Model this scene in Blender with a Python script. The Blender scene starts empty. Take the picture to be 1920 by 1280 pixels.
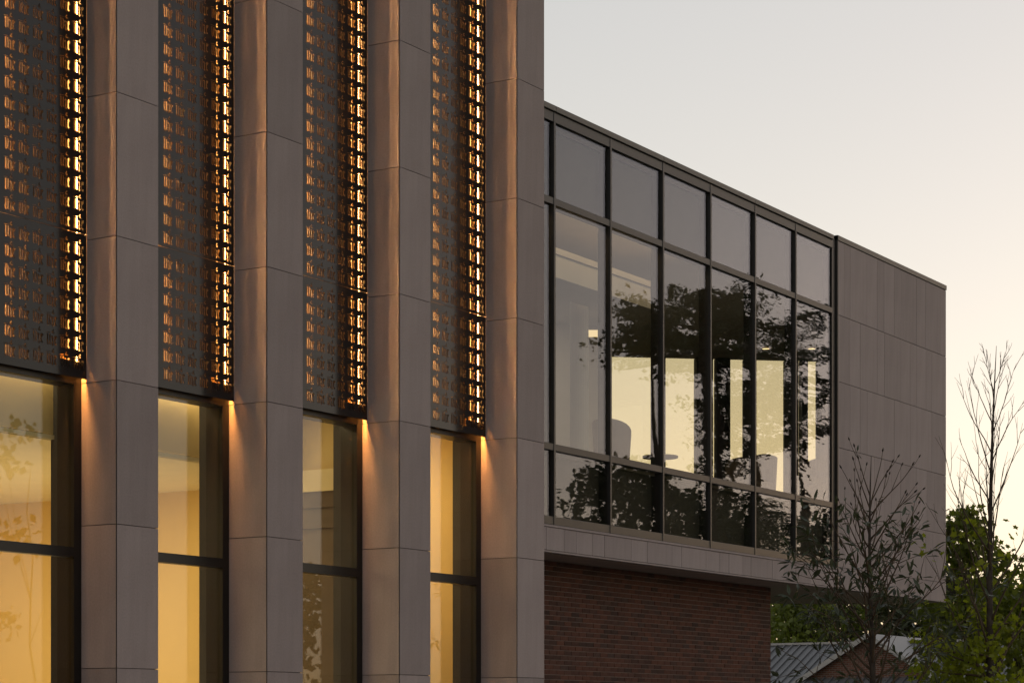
import bpy, bmesh, math, random
from mathutils import Vector, Matrix
R = math.radians
sc = bpy.context.scene
COL = sc.collection

# ------------------------------------------------------------------ camera
# World axes: +X runs along the facades (away, to the right), +Y goes into the buildings, +Z up.
YAW = 31.88
CA, SA = math.cos(R(YAW)), math.sin(R(YAW))
ZC = 1.6
cam = bpy.data.cameras.new('camera')
camo = bpy.data.objects.new('camera', cam); COL.objects.link(camo)
camo.location = (0, 0, ZC); camo.rotation_euler = (R(90), 0, R(YAW - 90))
cam.sensor_width = 36.0; cam.lens = 36.0 * 4140 / 1920
cam.shift_y = (1355 - 640) / 1920.0
cam.clip_start = 0.1; cam.clip_end = 2000
sc.camera = camo

# ------------------------------------------------------------------ sky, sun, exposure
world = bpy.data.worlds.new('World'); sc.world = world; world.use_nodes = True
wn = world.node_tree
sky = wn.nodes.new('ShaderNodeTexSky'); sky.sky_type = 'NISHITA'; sky.sun_disc = False
sky.sun_elevation = R(1.0); sky.sun_rotation = R(100)
sky.air_density = 1.0; sky.dust_density = 1.0; sky.ozone_density = 1.0
gam = wn.nodes.new('ShaderNodeGamma'); gam.inputs[1].default_value = 0.55
hsv = wn.nodes.new('ShaderNodeHueSaturation'); hsv.inputs['Saturation'].default_value = 0.66
wn.links.new(sky.outputs[0], gam.inputs[0]); wn.links.new(gam.outputs[0], hsv.inputs['Color'])
mulw = wn.nodes.new('ShaderNodeMix'); mulw.data_type = 'RGBA'; mulw.blend_type = 'MULTIPLY'
mulw.inputs[0].default_value = 1.0; mulw.inputs[7].default_value = (1.0, 0.955, 0.945, 1)
wn.links.new(hsv.outputs[0], mulw.inputs[6])
wn.links.new(mulw.outputs[2], wn.nodes['Background'].inputs[0])
wn.nodes['Background'].inputs[1].default_value = 0.15
sl = bpy.data.lights.new('sun', 'SUN'); sl.energy = 0.02; sl.angle = R(12); sl.color = (1, 0.6, 0.35)
so = bpy.data.objects.new('sun', sl); COL.objects.link(so)
so.rotation_euler = Vector((math.sin(R(100)), math.cos(R(100)), math.sin(R(1.5)))).to_track_quat('Z', 'Y').to_euler()
sc.view_settings.view_transform = 'Standard'; sc.view_settings.look = 'None'
sc.view_settings.exposure = 2.16; sc.view_settings.gamma = 1
sc.view_settings.use_curve_mapping = False
sc.render.engine = 'CYCLES'
sc.cycles.use_denoising = True
sc.cycles.max_bounces = 10; sc.cycles.transparent_max_bounces = 24
sc.cycles.sample_clamp_indirect = 6

# ------------------------------------------------------------------ helpers
def tag(o, label=None, cat=None, group=None, kind=None):
    if label: o['label'] = label
    if cat: o['category'] = cat
    if group: o['group'] = group
    if kind: o['kind'] = kind
    return o

def empty(name, loc=(0, 0, 0), rz=0.0, **k):
    o = bpy.data.objects.new(name, None); COL.objects.link(o)
    o.empty_display_size = 0.2; o.location = loc; o.rotation_euler = (0, 0, rz)
    return tag(o, **k)

def link(name, me, parent=None, loc=(0, 0, 0)):
    o = bpy.data.objects.new(name, me); COL.objects.link(o)
    o.location = loc
    if parent:
        o.parent = parent
    return o

def mesh_obj(name, V, F, mat, parent=None, loc=(0, 0, 0), smooth=False):
    me = bpy.data.meshes.new(name); me.from_pydata(V, [], F); me.update()
    me.materials.append(mat)
    if smooth: me.polygons.foreach_set('use_smooth', [True] * len(me.polygons))
    return link(name, me, parent, loc)

_bc = {}
def box_mesh(name, dx, dy, dz, mat, bev=0.0):
    key = (round(dx, 4), round(dy, 4), round(dz, 4), mat.name, bev)
    if key in _bc: return _bc[key]
    bm = bmesh.new(); bmesh.ops.create_cube(bm, size=1.0)
    for v in bm.verts: v.co = Vector((v.co.x * dx, v.co.y * dy, v.co.z * dz))
    if bev: bmesh.ops.bevel(bm, geom=bm.edges[:], offset=bev, segments=1, affect='EDGES', profile=0.5)
    me = bpy.data.meshes.new(name); bm.to_mesh(me); bm.free(); me.materials.append(mat)
    _bc[key] = me
    return me

def wloc(o):
    v = Vector((0, 0, 0))
    while o: v += o.location; o = o.parent
    return v

def box(name, x0, x1, y0, y1, z0, z1, mat, parent=None, bev=0.0):
    """axis aligned box in world coordinates (ancestors unrotated)"""
    me = box_mesh(name, abs(x1 - x0), abs(y1 - y0), abs(z1 - z0), mat, bev)
    c = Vector(((x0 + x1) / 2, (y0 + y1) / 2, (z0 + z1) / 2))
    if parent: c -= wloc(parent)
    return link(name, me, parent, c)

class MB:
    def __init__(s): s.V = []; s.F = []
    def box(s, x0, x1, y0, y1, z0, z1):
        b = len(s.V)
        s.V += [(x0, y0, z0), (x1, y0, z0), (x1, y1, z0), (x0, y1, z0), (x0, y0, z1), (x1, y0, z1), (x1, y1, z1), (x0, y1, z1)]
        s.F += [(b, b+3, b+2, b+1), (b+4, b+5, b+6, b+7), (b, b+1, b+5, b+4), (b+1, b+2, b+6, b+5), (b+2, b+3, b+7, b+6), (b+3, b, b+4, b+7)]
    def prism(s, pts, z0, z1):
        n = len(pts); b = len(s.V)
        s.V += [(p[0], p[1], z0) for p in pts] + [(p[0], p[1], z1) for p in pts]
        s.F += [tuple(b + i for i in reversed(range(n))), tuple(b + n + i for i in range(n))]
        s.F += [(b + i, b + (i + 1) % n, b + n + (i + 1) % n, b + n + i) for i in range(n)]
    def tube(s, pts, rad, sides=6, cap=True):
        b = len(s.V); n = len(pts)
        for i, p in enumerate(pts):
            p = Vector(p)
            t = Vector(pts[min(i + 1, n - 1)]) - Vector(pts[max(i - 1, 0)])
            t = t.normalized() if t.length > 1e-9 else Vector((0, 0, 1))
            u = t.cross(Vector((1, 0, 0)) if abs(t.x) < 0.9 else Vector((0, 1, 0))).normalized()
            w = t.cross(u); r = rad[i] if isinstance(rad, (list, tuple)) else rad
            for k in range(sides):
                a = 2 * math.pi * k / sides
                s.V.append(tuple(p + (u * math.cos(a) + w * math.sin(a)) * r))
        for i in range(n - 1):
            for k in range(sides):
                k2 = (k + 1) % sides
                s.F.append((b + i * sides + k, b + i * sides + k2, b + (i + 1) * sides + k2, b + (i + 1) * sides + k))
        if cap:
            s.F.append(tuple(b + k for k in reversed(range(sides))))
            s.F.append(tuple(b + (n - 1) * sides + k for k in range(sides)))
    def build(s, name, mat, parent=None, smooth=False, off=None):
        o = off if off is not None else (wloc(parent) if parent else Vector((0, 0, 0)))
        V = [(v[0] - o[0], v[1] - o[1], v[2] - o[2]) for v in s.V]
        return mesh_obj(name, V, s.F, mat, parent, (0, 0, 0), smooth)

# image helpers (used only to read distances off the photograph)
F_ = 4140.0
def fromZ(u, Z):
    X = (u - 960) / F_ * Z
    return X * SA + Z * CA, -X * CA + Z * SA
def onY(u, y):
    k = (u - 960) / F_
    return y * (CA + k * SA) / (SA - k * CA)
def onX(u, x):
    k = (u - 960) / F_
    return x * (SA - k * CA) / (CA + k * SA)

# ------------------------------------------------------------------ materials
def new_mat(name):
    m = bpy.data.materials.new(name); m.use_nodes = True
    nt = m.node_tree; nt.nodes.clear()
    out = nt.nodes.new('ShaderNodeOutputMaterial')
    return m, nt, out
def nd(nt, t, **k):
    n = nt.nodes.new(t)
    for a, v in k.items(): setattr(n, a, v)
    return n
def principled(nt, base, rough, spec=0.5, metal=0.0):
    p = nd(nt, 'ShaderNodeBsdfPrincipled')
    p.inputs['Base Color'].default_value = (*base, 1); p.inputs['Roughness'].default_value = rough
    p.inputs['Specular IOR Level'].default_value = spec; p.inputs['Metallic'].default_value = metal
    return p
def ramp(nt, fac, stops):
    r = nd(nt, 'ShaderNodeValToRGB'); e = r.color_ramp.elements
    e[0].position, e[0].color = stops[0][0], (*stops[0][1], 1)
    e[1].position, e[1].color = stops[-1][0], (*stops[-1][1], 1)
    for p, c in stops[1:-1]:
        q = e.new(p); q.color = (*c, 1)
    nt.links.new(fac, r.inputs[0]); return r.outputs[0]
def noise(nt, scale, detail=4, rough=0.55, vec=None, coord='Object', stretch=None):
    tc = nd(nt, 'ShaderNodeTexCoord'); n = nd(nt, 'ShaderNodeTexNoise')
    n.inputs['Scale'].default_value = scale; n.inputs['Detail'].default_value = detail; n.inputs['Roughness'].default_value = rough
    if stretch:
        mp = nd(nt, 'ShaderNodeMapping'); mp.inputs['Scale'].default_value = stretch
        nt.links.new(tc.outputs[coord], mp.inputs[0]); nt.links.new(mp.outputs[0], n.inputs['Vector'])
    else:
        nt.links.new(tc.outputs[coord], n.inputs['Vector'])
    return n.outputs[0]
def mixc(nt, fac, a, b, blend='MIX'):
    m = nd(nt, 'ShaderNodeMix'); m.data_type = 'RGBA'; m.blend_type = blend
    for i, v in ((0, fac), (6, a), (7, b)):
        if hasattr(v, 'is_linked'): nt.links.new(v, m.inputs[i])
        elif i == 0: m.inputs[0].default_value = v
        else: m.inputs[i].default_value = (*v, 1)
    return m.outputs[2]
def bump(nt, h, strength, dist=0.01):
    b = nd(nt, 'ShaderNodeBump'); b.inputs['Strength'].default_value = strength; b.inputs['Distance'].default_value = dist
    nt.links.new(h, b.inputs['Height']); return b.outputs[0]

def stone_material(name, a, b, var=0.12):
    m, nt, out = new_mat(name); p = principled(nt, a, 0.78, 0.3)
    n1 = noise(nt, 1.3, 5, 0.6); n2 = noise(nt, 60, 3, 0.6); n3 = noise(nt, 3.0, 3, 0.5, stretch=(4, 4, 0.35))
    c = ramp(nt, n1, [(0.3, a), (0.7, b)])
    c = mixc(nt, 0.09, c, ramp(nt, n2, [(0.35, (0.2, 0.2, 0.2)), (0.65, (0.8, 0.8, 0.8))]), 'OVERLAY')
    c = mixc(nt, 0.11, c, ramp(nt, n3, [(0.35, (0.3, 0.3, 0.3)), (0.65, (0.68, 0.68, 0.68))]), 'OVERLAY')
    oi = nd(nt, 'ShaderNodeObjectInfo')
    lv = ramp(nt, oi.outputs['Random'], [(0.0, (0.5 - var,) * 3), (1.0, (0.5 + var,) * 3)])
    c = mixc(nt, 1.0, c, lv, 'OVERLAY')
    nt.links.new(c, p.inputs['Base Color'])
    nt.links.new(bump(nt, n2, 0.02, 0.004), p.inputs['Normal'])
    nt.links.new(p.outputs[0], out.inputs[0]); return m

def plain(name, c, rough, spec=0.5, metal=0.0, vary=0.12, scale=3.0, bmp=0.0):
    m, nt, out = new_mat(name); p = principled(nt, c, rough, spec, metal)
    n = noise(nt, scale, 4)
    lo = tuple(x * (1 - vary) for x in c); hi = tuple(min(1, x * (1 + vary)) for x in c)
    nt.links.new(ramp(nt, n, [(0.3, lo), (0.7, hi)]), p.inputs['Base Color'])
    if bmp: nt.links.new(bump(nt, noise(nt, scale * 8, 3), bmp, 0.01), p.inputs['Normal'])
    nt.links.new(p.outputs[0], out.inputs[0]); return m

def glass_material(name, tint, ior, wave=0.0, wscale=0.8, gain=1.0, stretch=(1, 1, 1)):
    """thin pane: transmits tinted, mirrors by the Fresnel law of its two surfaces"""
    m, nt, out = new_mat(name)
    tr = nd(nt, 'ShaderNodeBsdfTransparent'); tr.inputs[0].default_value = (*tint, 1)
    gl = nd(nt, 'ShaderNodeBsdfGlossy'); gl.inputs['Roughness'].default_value = 0.0
    gl.inputs[0].default_value = (0.81, 0.855, 1.0, 1)
    lw = nd(nt, 'ShaderNodeLayerWeight'); lw.inputs[0].default_value = 0.5     # facing = 1 - |cos|
    pw = nd(nt, 'ShaderNodeMath', operation='POWER'); pw.inputs[1].default_value = 5.0
    nt.links.new(lw.outputs['Facing'], pw.inputs[0])
    r0 = ((ior - 1) / (ior + 1)) ** 2
    mu = nd(nt, 'ShaderNodeMath', operation='MULTIPLY_ADD'); mu.inputs[1].default_value = (1 - r0) * gain; mu.inputs[2].default_value = r0 * gain; mu.use_clamp = True
    nt.links.new(pw.outputs[0], mu.inputs[0])
    if wave:
        n = noise(nt, wscale, 2, 0.5, coord='Object', stretch=stretch)
        oi = nd(nt, 'ShaderNodeObjectInfo')
        b = nd(nt, 'ShaderNodeBump'); b.inputs['Distance'].default_value = 0.02
        ms = nd(nt, 'ShaderNodeMath', operation='MULTIPLY_ADD'); ms.inputs[1].default_value = wave * 1.3; ms.inputs[2].default_value = wave * 0.2
        nt.links.new(oi.outputs['Random'], ms.inputs[0])
        nt.links.new(ms.outputs[0], b.inputs['Strength']); nt.links.new(n, b.inputs['Height'])
        nt.links.new(b.outputs[0], gl.inputs['Normal'])
    mx = nd(nt, 'ShaderNodeMixShader')
    nt.links.new(mu.outputs[0], mx.inputs[0]); nt.links.new(tr.outputs[0], mx.inputs[1]); nt.links.new(gl.outputs[0], mx.inputs[2])
    nt.links.new(mx.outputs[0], out.inputs[0]); return m

def emission(name, c, s):
    m, nt, out = new_mat(name); e = nd(nt, 'ShaderNodeEmission')
    e.inputs[0].default_value = (*c, 1); e.inputs[1].default_value = s
    nt.links.new(e.outputs[0], out.inputs[0]); return m

def leaf_material(name, a, b, trans=0.35, scale=2.0, rough=0.5, tcol=None):
    m, nt, out = new_mat(name)
    n = noise(nt, scale, 3); c = ramp(nt, n, [(0.3, a), (0.7, b)])
    p = principled(nt, a, rough, 0.35); nt.links.new(c, p.inputs['Base Color'])
    t = nd(nt, 'ShaderNodeBsdfTranslucent')
    tc = mixc(nt, 1.0, c, tcol or (1.6, 1.7, 0.6), 'MULTIPLY'); nt.links.new(tc, t.inputs[0])
    mx = nd(nt, 'ShaderNodeMixShader'); mx.inputs[0].default_value = trans
    nt.links.new(p.outputs[0], mx.inputs[1]); nt.links.new(t.outputs[0], mx.inputs[2])
    nt.links.new(mx.outputs[0], out.inputs[0]); return m

M = {}
M['stone'] = stone_material('fin_limestone', (0.284, 0.231, 0.225), (0.328, 0.271, 0.264), 0.06)
M['clad'] = stone_material('cladding_limestone', (0.308, 0.254, 0.250), (0.338, 0.283, 0.279), 0.04)
M['joint2'] = plain('cladding_joint_backing', (0.13, 0.108, 0.1), 0.9)
M['joint'] = plain('fin_joint_backing', (0.09, 0.075, 0.065), 0.9)  # dark core colour seen in the open fin joints
M['bronze'] = plain('dark_bronze_frame', (0.028, 0.026, 0.025), 0.45, 0.4, vary=0.08)
M['frame'] = plain('window_frame_bronze', (0.010, 0.008, 0.007), 0.4, 0.4)
M['cap'] = plain('grey_bronze_cap', (0.1, 0.092, 0.08), 0.5, 0.4, vary=0.08)
M['sheet'] = plain('dark_anodised_sheet', (0.022, 0.018, 0.017), 0.14, 0.28, vary=0.06, scale=1.0)
M['backing'] = plain('screen_back_panel', (0.11, 0.068, 0.036), 0.08, 0.45)
M['led'] = emission('warm_led', (1.0, 0.44, 0.10), 12.0)
M['led2'] = emission('warm_led_left', (1.0, 0.53, 0.17), 215.0)
M['soffit'] = plain('soffit_panel', (0.28, 0.215, 0.18), 0.7)
M['dark'] = plain('dark_interior', (0.05, 0.047, 0.044), 0.8)
M['mortar'] = plain('mortar', (0.235, 0.19, 0.165), 0.95, 0.1, scale=20)
M['ywall'] = plain('ochre_plaster', (0.72, 0.52, 0.22), 0.85, 0.2, vary=0.04, scale=0.6)
M['owall'] = plain('olive_plaster', (0.62, 0.47, 0.22), 0.85, 0.2, vary=0.05, scale=0.6)
M['cream'] = plain('cream_trim', (0.78, 0.66, 0.40), 0.7, 0.2, vary=0.03)
M['wood'] = plain('dark_wood_panel', (0.10, 0.065, 0.035), 0.55)
M['white'] = plain('white_plaster', (0.66, 0.62, 0.57), 0.85, 0.2, vary=0.03)
M['column'] = plain('pale_grey_column', (0.5, 0.5, 0.5), 0.7, 0.2, vary=0.03)
M['carpet'] = plain('grey_carpet', (0.2, 0.19, 0.17), 0.95)
M['fabric'] = plain('grey_brown_upholstery', (0.17, 0.13, 0.10), 0.9, 0.2)
M['steel'] = plain('brushed_steel', (0.45, 0.44, 0.42), 0.3, 0.5, metal=0.9)
M['pane'] = glass_material('clear_pane', (0.9, 0.9, 0.86), 1.5, 0.0, gain=1.0)
M['wingpane'] = glass_material('wing_pane', (0.91, 0.89, 0.82), 1.52, 0.045, 1.6, gain=1.15, stretch=(1.0, 1.0, 2.6))
M['wingpane2'] = glass_material('wing_pane_rippled', (0.91, 0.89, 0.82), 1.52, 0.11, 1.7, gain=1.25, stretch=(1.0, 1.0, 3.4))
M['farpane'] = glass_material('far_pane', (0.97, 0.93, 0.80), 1.45, 0.0, gain=1.0)
M['bark'] = plain('dark_bark', (0.055, 0.043, 0.035), 0.9, 0.2, vary=0.35, scale=12, bmp=0.4)
M['twig'] = plain('brown_twig', (0.085, 0.06, 0.04), 0.9, 0.2, vary=0.2, scale=9)
M['mag'] = leaf_material('magnolia_leaf', (0.028, 0.036, 0.018), (0.06, 0.072, 0.04), 0.15, 5.0, 0.38)
M['maple'] = leaf_material('maple_leaf', (0.13, 0.15, 0.015), (0.20, 0.22, 0.026), 0.58, 2.5)
M['maple2'] = leaf_material('olive_leaf', (0.07, 0.09, 0.014), (0.125, 0.14, 0.024), 0.5, 2.5)
M['far'] = leaf_material('far_leaf_olive', (0.10, 0.125, 0.026), (0.16, 0.185, 0.045), 0.4, 0.7)
M['far2'] = leaf_material('far_leaf_dark', (0.035, 0.042, 0.02), (0.065, 0.07, 0.03), 0.3, 0.7)
M['pine'] = leaf_material('dark_conifer_leaf', (0.02, 0.032, 0.014), (0.045, 0.06, 0.024), 0.2, 0.8)

def brick_mat():
    m, nt, out = new_mat('red_brick'); p = principled(nt, (0.2, 0.08, 0.05), 0.9, 0.2)
    oi = nd(nt, 'ShaderNodeObjectInfo'); geo = nd(nt, 'ShaderNodeNewGeometry')
    n = noise(nt, 25, 4)
    ad = nd(nt, 'ShaderNodeMath', operation='ADD'); nt.links.new(oi.outputs['Random'], ad.inputs[0]); nt.links.new(geo.outputs['Random Per Island'], ad.inputs[1])
    fr = nd(nt, 'ShaderNodeMath', operation='FRACT'); nt.links.new(ad.outputs[0], fr.inputs[0])
    c = ramp(nt, fr.outputs[0], [(0.0, (0.055, 0.033, 0.028)), (0.35, (0.105, 0.046, 0.034)), (0.7, (0.135, 0.056, 0.039)), (1.0, (0.075, 0.046, 0.040))])
    c = mixc(nt, 0.3, c, ramp(nt, n, [(0.3, (0.25,) * 3), (0.7, (0.75,) * 3)]), 'OVERLAY')
    nt.links.new(c, p.inputs['Base Color']); nt.links.new(bump(nt, n, 0.3, 0.004), p.inputs['Normal'])
    nt.links.new(p.outputs[0], out.inputs[0]); return m
M['brick'] = brick_mat()
def brick_tex():
    m, nt, out = new_mat('far_brick'); p = principled(nt, (0.2, 0.08, 0.05), 0.9, 0.2)
    tc = nd(nt, 'ShaderNodeTexCoord'); mp = nd(nt, 'ShaderNodeMapping')
    mp.inputs['Rotation'].default_value = (R(90), 0, R(90))
    b = nd(nt, 'ShaderNodeTexBrick'); b.inputs['Scale'].default_value = 1.0
    b.inputs['Color1'].default_value = (0.17, 0.065, 0.042, 1); b.inputs['Color2'].default_value = (0.11, 0.05, 0.035, 1)
    b.inputs['Mortar'].default_value = (0.2, 0.16, 0.14, 1)
    b.inputs['Mortar Size'].default_value = 0.01; b.inputs['Brick Width'].default_value = 0.203; b.inputs['Row Height'].default_value = 0.0677
    sx = nd(nt, 'ShaderNodeSeparateXYZ'); cx = nd(nt, 'ShaderNodeCombineXYZ')
    nt.links.new(tc.outputs['Object'], sx.inputs[0]); nt.links.new(sx.outputs['Y'], cx.inputs[0]); nt.links.new(sx.outputs['Z'], cx.inputs[1])
    nt.links.new(cx.outputs[0], b.inputs['Vector'])
    nt.links.new(b.outputs['Color'], p.inputs['Base Color']); nt.links.new(p.outputs[0], out.inputs[0]); return m
M['farbrick'] = brick_tex()
def ground_mat():
    m, nt, out = new_mat('lawn'); p = principled(nt, (0.05, 0.07, 0.02), 0.95, 0.1)
    n = noise(nt, 0.6, 8, 0.7); n2 = noise(nt, 14, 4, 0.7)
    c = ramp(nt, n, [(0.35, (0.035, 0.05, 0.018)), (0.65, (0.075, 0.085, 0.03))])
    c = mixc(nt, 0.5, c, ramp(nt, n2, [(0.3, (0.3,) * 3), (0.7, (0.7,) * 3)]), 'OVERLAY')
    nt.links.new(c, p.inputs['Base Color']); nt.links.new(bump(nt, n2, 0.6, 0.05), p.inputs['Normal'])
    nt.links.new(p.outputs[0], out.inputs[0]); return m
M['lawn'] = ground_mat()
M['roofmetal'] = plain('grey_metal_roof', (0.125, 0.122, 0.125), 0.45, 0.5, vary=0.08, scale=1.2)
M['trim'] = plain('white_trim', (0.38, 0.36, 0.35), 0.6, 0.3)

# ------------------------------------------------------------------ ground
mesh_obj('ground', [(-900, -900, 0), (900, -900, 0), (900, 900, 0), (-900, 900, 0)], [(0, 1, 2, 3)], M['lawn'])['kind'] = 'structure'

def bounce_paving_mat():
    m, nt, out = new_mat('bounce_paving'); p = principled(nt, (0.3, 0.27, 0.25), 0.85, 0.2)
    n = noise(nt, 0.5, 6, 0.6); nt.links.new(ramp(nt, n, [(0.3, (0.26, 0.235, 0.22)), (0.7, (0.36, 0.33, 0.31))]), p.inputs['Base Color'])
    nt.links.new(p.outputs[0], out.inputs[0]); return m
mesh_obj('bounce_pavement', [(4, 3.5, 0.004), (44, 3.5, 0.004), (44, 15.6, 0.004), (4, 15.6, 0.004)], [(0, 1, 2, 3)], bounce_paving_mat())['kind'] = 'structure'  # unseen pale sheet added to bounce light up onto soffit and fascia

# ================================================================== stone building with fins
C0 = (13.872, 12.507); DX = 1.643; DY = -0.29133; FW = 0.53
COR = [(C0[0] + DX * (i - 1), C0[1] + DY * (i - 1)) for i in range(5)]
JZ = [0.0, 0.862, 2.060, 3.2585, 4.457, 5.6555, 6.854, 8.0525, 9.251, 10.45]
bld = empty('stone_building', (10.0, 13.0, 0.0), label='stone building with tall pale fins, lit lettered screens and glowing yellow windows', cat='building')

GAP = 0.006; TH = 0.03
_pm = {}
def fin_panel(kind, h):
    key = (kind, round(h, 4))
    if key in _pm: return _pm[key]
    q = 0.006; D = 0.62
    P = {'front': [(q, 0), (FW - q, 0), (FW - q - TH, TH), (q + TH, TH)],
         'left': [(0, q), (TH, q + TH), (TH, D), (0, D)],
         'right': [(FW, q), (FW, D), (FW - TH, D), (FW - TH, q + TH)]}[kind]
    m = MB(); m.prism(P, -h / 2, h / 2)
    me = bpy.data.meshes.new('stone_panel'); me.from_pydata(m.V, [], m.F); me.update(); me.materials.append(M['stone'])
    _pm[key] = me; return me
for i, (cx, cy) in enumerate(COR):
    fin = empty('fin', Vector((cx, cy, 0)) - bld.location); fin.parent = bld
    depth = 0.62
    core = box('core', cx + TH * 0.6, cx + FW - TH * 0.6, cy + TH * 0.6, cy + depth, 0, 10.40, M['joint'], fin)
    for k in range(len(JZ) - 1):
        z0, z1 = JZ[k] + GAP / 2, JZ[k + 1] - GAP / 2
        for kind in ('front', 'left', 'right'):
            link('stone_panel', fin_panel(kind, z1 - z0), fin, (0, 0, (z0 + z1) / 2))
    box('fin_cap', cx - 0.01, cx + FW + 0.01, cy - 0.01, cy + depth, 10.45, 10.50, M['cap'], fin)

# lettering: blackletter "the", the outlines of its openings measured on the screen (x right, z up, metres)
def gl(pts):
    out = []
    for x, y in pts:
        y2 = y - 0.21 * (x - 1115)
        out.append(((x - 1115) / 215 * 0.123, (526 - y2) / 341 * 0.1406))
    return out
GLY = [
    gl([(1110, 266), (1150, 264), (1196, 268), (1218, 279), (1192, 281), (1150, 277), (1118, 280)]),
    gl([(1228, 264), (1262, 212), (1280, 236), (1256, 262), (1294, 290), (1270, 310), (1236, 292)]),
    gl([(1132, 298), (1160, 296), (1160, 482), (1176, 512), (1152, 522), (1130, 492)]),
    gl([(1178, 304), (1206, 308), (1206, 486), (1222, 506), (1206, 524), (1178, 498)]),
    gl([(1214, 362), (1236, 336), (1260, 368), (1262, 500), (1272, 528), (1252, 562), (1230, 530), (1234, 384), (1214, 384)]),
    gl([(1278, 372), (1306, 344), (1340, 370), (1334, 404), (1308, 426), (1308, 496), (1334, 520), (1316, 556), (1280, 520)]),
]
def tile_mesh(w, h, ox, oz):
    """front triangulation of a w x h tile with the word cut out"""
    bm = bmesh.new(); loops = []
    def loop(p):
        vs = [bm.verts.new((x, 0, z)) for x, z in p]
        for a in range(len(vs)): bm.edges.new((vs[a], vs[(a + 1) % len(vs)]))
        loops.append([(x, z) for x, z in p])
    loop([(0, 0), (w, 0), (w, h), (0, h)])
    for g in GLY: loop([(x + ox, z + oz) for x, z in g])
    bmesh.ops.triangle_fill(bm, use_beauty=True, use_dissolve=False, edges=bm.edges[:])
    bm.verts.index_update()
    V = [(v.co.x, v.co.z) for v in bm.verts]
    Fc = []
    for f in bm.faces:
        ids = [v.index for v in f.verts]
        a, b, c = (V[q] for q in ids[:3])
        if (b[0] - a[0]) * (c[1] - a[1]) - (b[1] - a[1]) * (c[0] - a[0]) < 0: ids.reverse()
        Fc.append(tuple(ids))
    bm.free()
    return V, Fc, loops[1:]
PX = 0.16; T_ = 0.004
def make_sheet(R_, y, z_word0, n, pitch, z0, z1, left, right, parent):
    """perforated sheet: n rows of six words; word row k starts at z_word0 + k*pitch"""
    V = []; F = []
    tv, tf, holes = tile_mesh(PX, pitch, 0.004, 0.008)
    zt0 = z_word0 - 0.008
    xs = R_ - 0.968
    for k in range(n):
        for c in range(6):
            dx, dz = xs + c * PX, zt0 + k * pitch
            b = len(V)
            V += [(x + dx, y, z + dz) for x, z in tv]
            F += [tuple(b + q for q in f) for f in tf]
            b2 = len(V)
            V += [(x + dx, y + T_, z + dz) for x, z in tv]
            F += [tuple(b2 + q for q in reversed(f)) for f in tf]
            for h in holes:
                hb = len(V); m = len(h)
                V += [(x + dx, y, z + dz) for x, z in h] + [(x + dx, y + T_, z + dz) for x, z in h]
                F += [(hb + a, hb + m + a, hb + m + (a + 1) % m, hb + (a + 1) % m) for a in range(m)]
    def rect(x0, x1, za, zb):
        b = len(V)
        V.extend([(x0, y, za), (x1, y, za), (x1, y, zb), (x0, y, zb), (x0, y + T_, za), (x1, y + T_, za), (x1, y + T_, zb), (x0, y + T_, zb)])
        F.extend([(b, b+1, b+2, b+3), (b+7, b+6, b+5, b+4)])
    zt1 = zt0 + n * pitch; xe = xs + 6 * PX
    rect(left, right, z0, zt0); rect(left, right, zt1, z1); rect(left, xs, zt0, zt1); rect(xe, right, zt0, zt1)
    b = len(V)
    V.extend([(left, y, z0), (right, y, z0), (right, y, z1), (left, y, z1), (left, y + T_, z0), (right, y + T_, z0), (right, y + T_, z1), (left, y + T_, z1)])
    F.extend([(b, b+4, b+5, b+1), (b+1, b+5, b+6, b+2), (b+2, b+6, b+7, b+3), (b+3, b+7, b+4, b)])
    o = wloc(parent)
    return mesh_obj('screen_sheet', [(v[0] - o.x, v[1] - o.y, v[2] - o.z) for v in V], F, M['sheet'], parent)

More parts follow.
